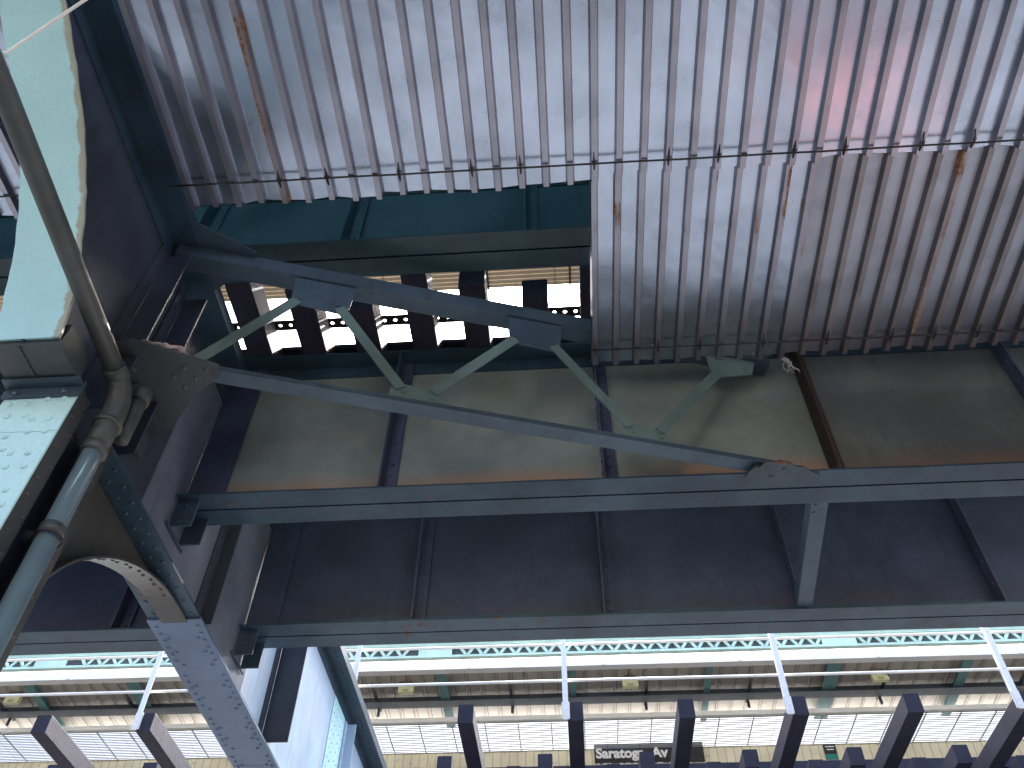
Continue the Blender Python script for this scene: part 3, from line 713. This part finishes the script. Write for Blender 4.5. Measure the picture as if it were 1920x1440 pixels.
def zc(y): return zN+(zF-zN)*(y-yN)/(yF-yN)
for x in (-15.9,-13.4,-10.7,-8.6,-5.3,-2.5,0.02,2.62,4.95,7.4,10.0,12.6):
    wd=.26 if R.random()<.6 or abs(x-4.95)<.1 else .18
    if abs(x-2.62)<.1 or abs(x-.02)<.1: wd=.12
    m=MB(); m.prism([(x-wd/2,14.9,zc(14.9)-.17),(x+wd/2,14.9,zc(14.9)-.17),(x+wd/2,16.85,zc(16.85)-.17),(x-wd/2,16.85,zc(16.85)-.17)],(0,0,.015))
    m.prism([(x-.008,14.9,zc(14.9)-.154),(x+.008,14.9,zc(14.9)-.154),(x+.008,16.85,zc(16.85)-.154),(x-.008,16.85,zc(16.85)-.154)],(0,0,.15))
    m.build('rafter','rafter',t)
m=MB().box(-18,16,15.84,16.10,8.88,8.90); m.box(-18,16,15.955,15.97,8.901,9.04); m.build('purlin','purlin',t)
for x in (-16.2,-13.9,-11.6,-8.9,-6.6,-3.9,-1.2,1.45,3.45,6.0,8.6,11.3):
    m=MB().box(x-.03,x+.03,15.3,16.35,8.955,8.985); m.tube([(x,16.2,8.98),(x,16.2,8.78)],.03,8); m.build('hanger','purlin',t)
for n_,(x,l) in enumerate(((-13.4,'leftmost lamp box, outside the left edge'),(-11.2,'cream lamp box under the far canopy at the left edge of the picture'),(-7.0,'cream lamp box under the far canopy behind the column'),(-3.24,'cream lamp box under the far canopy, first one right of the cross girder'),(1.13,'cream lamp box under the far canopy, above the station name'),(5.85,'cream lamp box under the far canopy, rightmost in view'))):
    if n_==0: continue
    t=thing('lamp_box',(x,15.5,8.9),l,'lamp','lamp boxes under the far canopy')
    m=MB().prism([(x-.15,15.44,9.02),(x+.15,15.44,9.02),(x+.15,15.40,8.84),(x-.15,15.40,8.84)],(0,.10,.0)); hs=m.build('housing','cream',t); MB().prism([(x-.06,15.395,8.90),(x+.06,15.395,8.90),(x+.05,15.375,8.855),(x-.05,15.375,8.855)],(0,.015,0)).build('lens','slat',hs)
    MB().box(x-.13,x+.11,15.44,15.62,9.03,9.09).build('mount','darkbox',t)
t=thing('ribbed_soffit',(0,16.8,8.6),'white ribbed metal soffit sloping over the far platform wall','soffit')
m=MB(); y=16.255
while y<17.46:
    z=8.66-.024*(y-16.25); m.prism([(-18,y,z),(-18,y+.050,z-.002),(-18,y+.050,z+.001),(-18,y,z+.003)],(34,0,0)); y+=.0665
m.build('slats','soffit',t)
MB().box(-18,16,16.17,16.245,8.62,8.71).build('front_rim','white',t)
for x in frange(-17.6,15.8,.66): MB().box(x-.009,x+.009,16.25,17.48,8.622,8.640).build('seam','soffit',t)
t=thing('windscreen_wall',(0,17.5,6.8),'cream board windscreen wall behind the far platform','wall')
MB().box(-18,16,17.5,17.56,6.80,8.66).build('boards','wallp',t)
m=MB().box(-18,16,17.485,17.499,8.27,8.30); m.build('ledge','purlin',t)
# station name sign
def text(body,size,x,y,z,name,parent,mat,off=.0,sx=1.):
    cu=bpy.data.curves.new(name,'FONT'); cu.body=body; cu.size=size; cu.extrude=.004; cu.offset=off; cu.resolution_u=4
    o=bpy.data.objects.new(name,cu); COL.objects.link(o); dg=bpy.context.evaluated_depsgraph_get(); me=bpy.data.meshes.new_from_object(o.evaluated_get(dg)); bpy.data.objects.remove(o)
    me.name=name; me.materials.clear(); me.materials.append(M[mat]); o=bpy.data.objects.new(name,me); COL.objects.link(o); o.parent=parent
    o.location=Vector((x,y,z+H0))-wloc(parent); o.rotation_euler=(math.pi/2,0,0); o.scale=(sx,1,1); return o
t=thing('station_sign',(1.3,17.46,8.30),'black station name sign reading Saratoga Av in white letters','sign')
bd=MB().box(.40,2.62,17.455,17.48,8.33,8.72).build('board','black',t)
text('Saratoga  Av',.285,.43,17.445,8.435,'lettering',bd,'letter',.011,1.0)
m=MB()
for a,b in ((.44,.5),(.56,.66),(.68,.72),(.90,.97),(1.02,1.13),(1.18,1.26),(1.5,1.6),(1.66,1.78),(1.9,1.98)): m.box(a,b,17.45,17.47,8.305,8.325)
m.build('white_dash','letter',t)  # row of white dashes below the board
t=thing('small_sign',(5.15,17.46,8.3),'small black sign with a green lower band on the far platform wall, right','sign')
MB().box(5.03,5.27,17.455,17.48,8.42,8.62).build('board','black',t); MB().box(5.03,5.27,17.455,17.48,8.32,8.4195).build('band','green',t)
m=MB().box(5.06,5.24,17.447,17.4545,8.56,8.58); m.box(5.08,5.22,17.447,17.4545,8.50,8.52); m.build('text_line','letter',t)

# ------------------------------------------------------------------ added unseen red box: its lid mirrors in the sheets as a glow
t=thing('added_red_box',(3.75,4.3,G+.13),'unseen red enamel box added below the sheets to mirror in them','box')
g=G+.13
MB().box(3.42,3.98,4.10,4.72,g+.35,g+1.2).build('body','red',t)
MB().prism([(3.39,4.07,g+1.2),(3.39,4.75,g+1.2),(3.39,4.75,g+1.32),(3.39,4.17,g+1.32)],(.62,0,0)).build('lid','red',t)
for x in (3.46,3.90):
    for y in (4.14,4.64): MB().box(x,x+.04,y,y+.04,g,g+.349).build('leg','rope',t)
MB().box(3.5,3.9,4.086,4.099,g+.7,g+1.1).build('added_window','black',t)
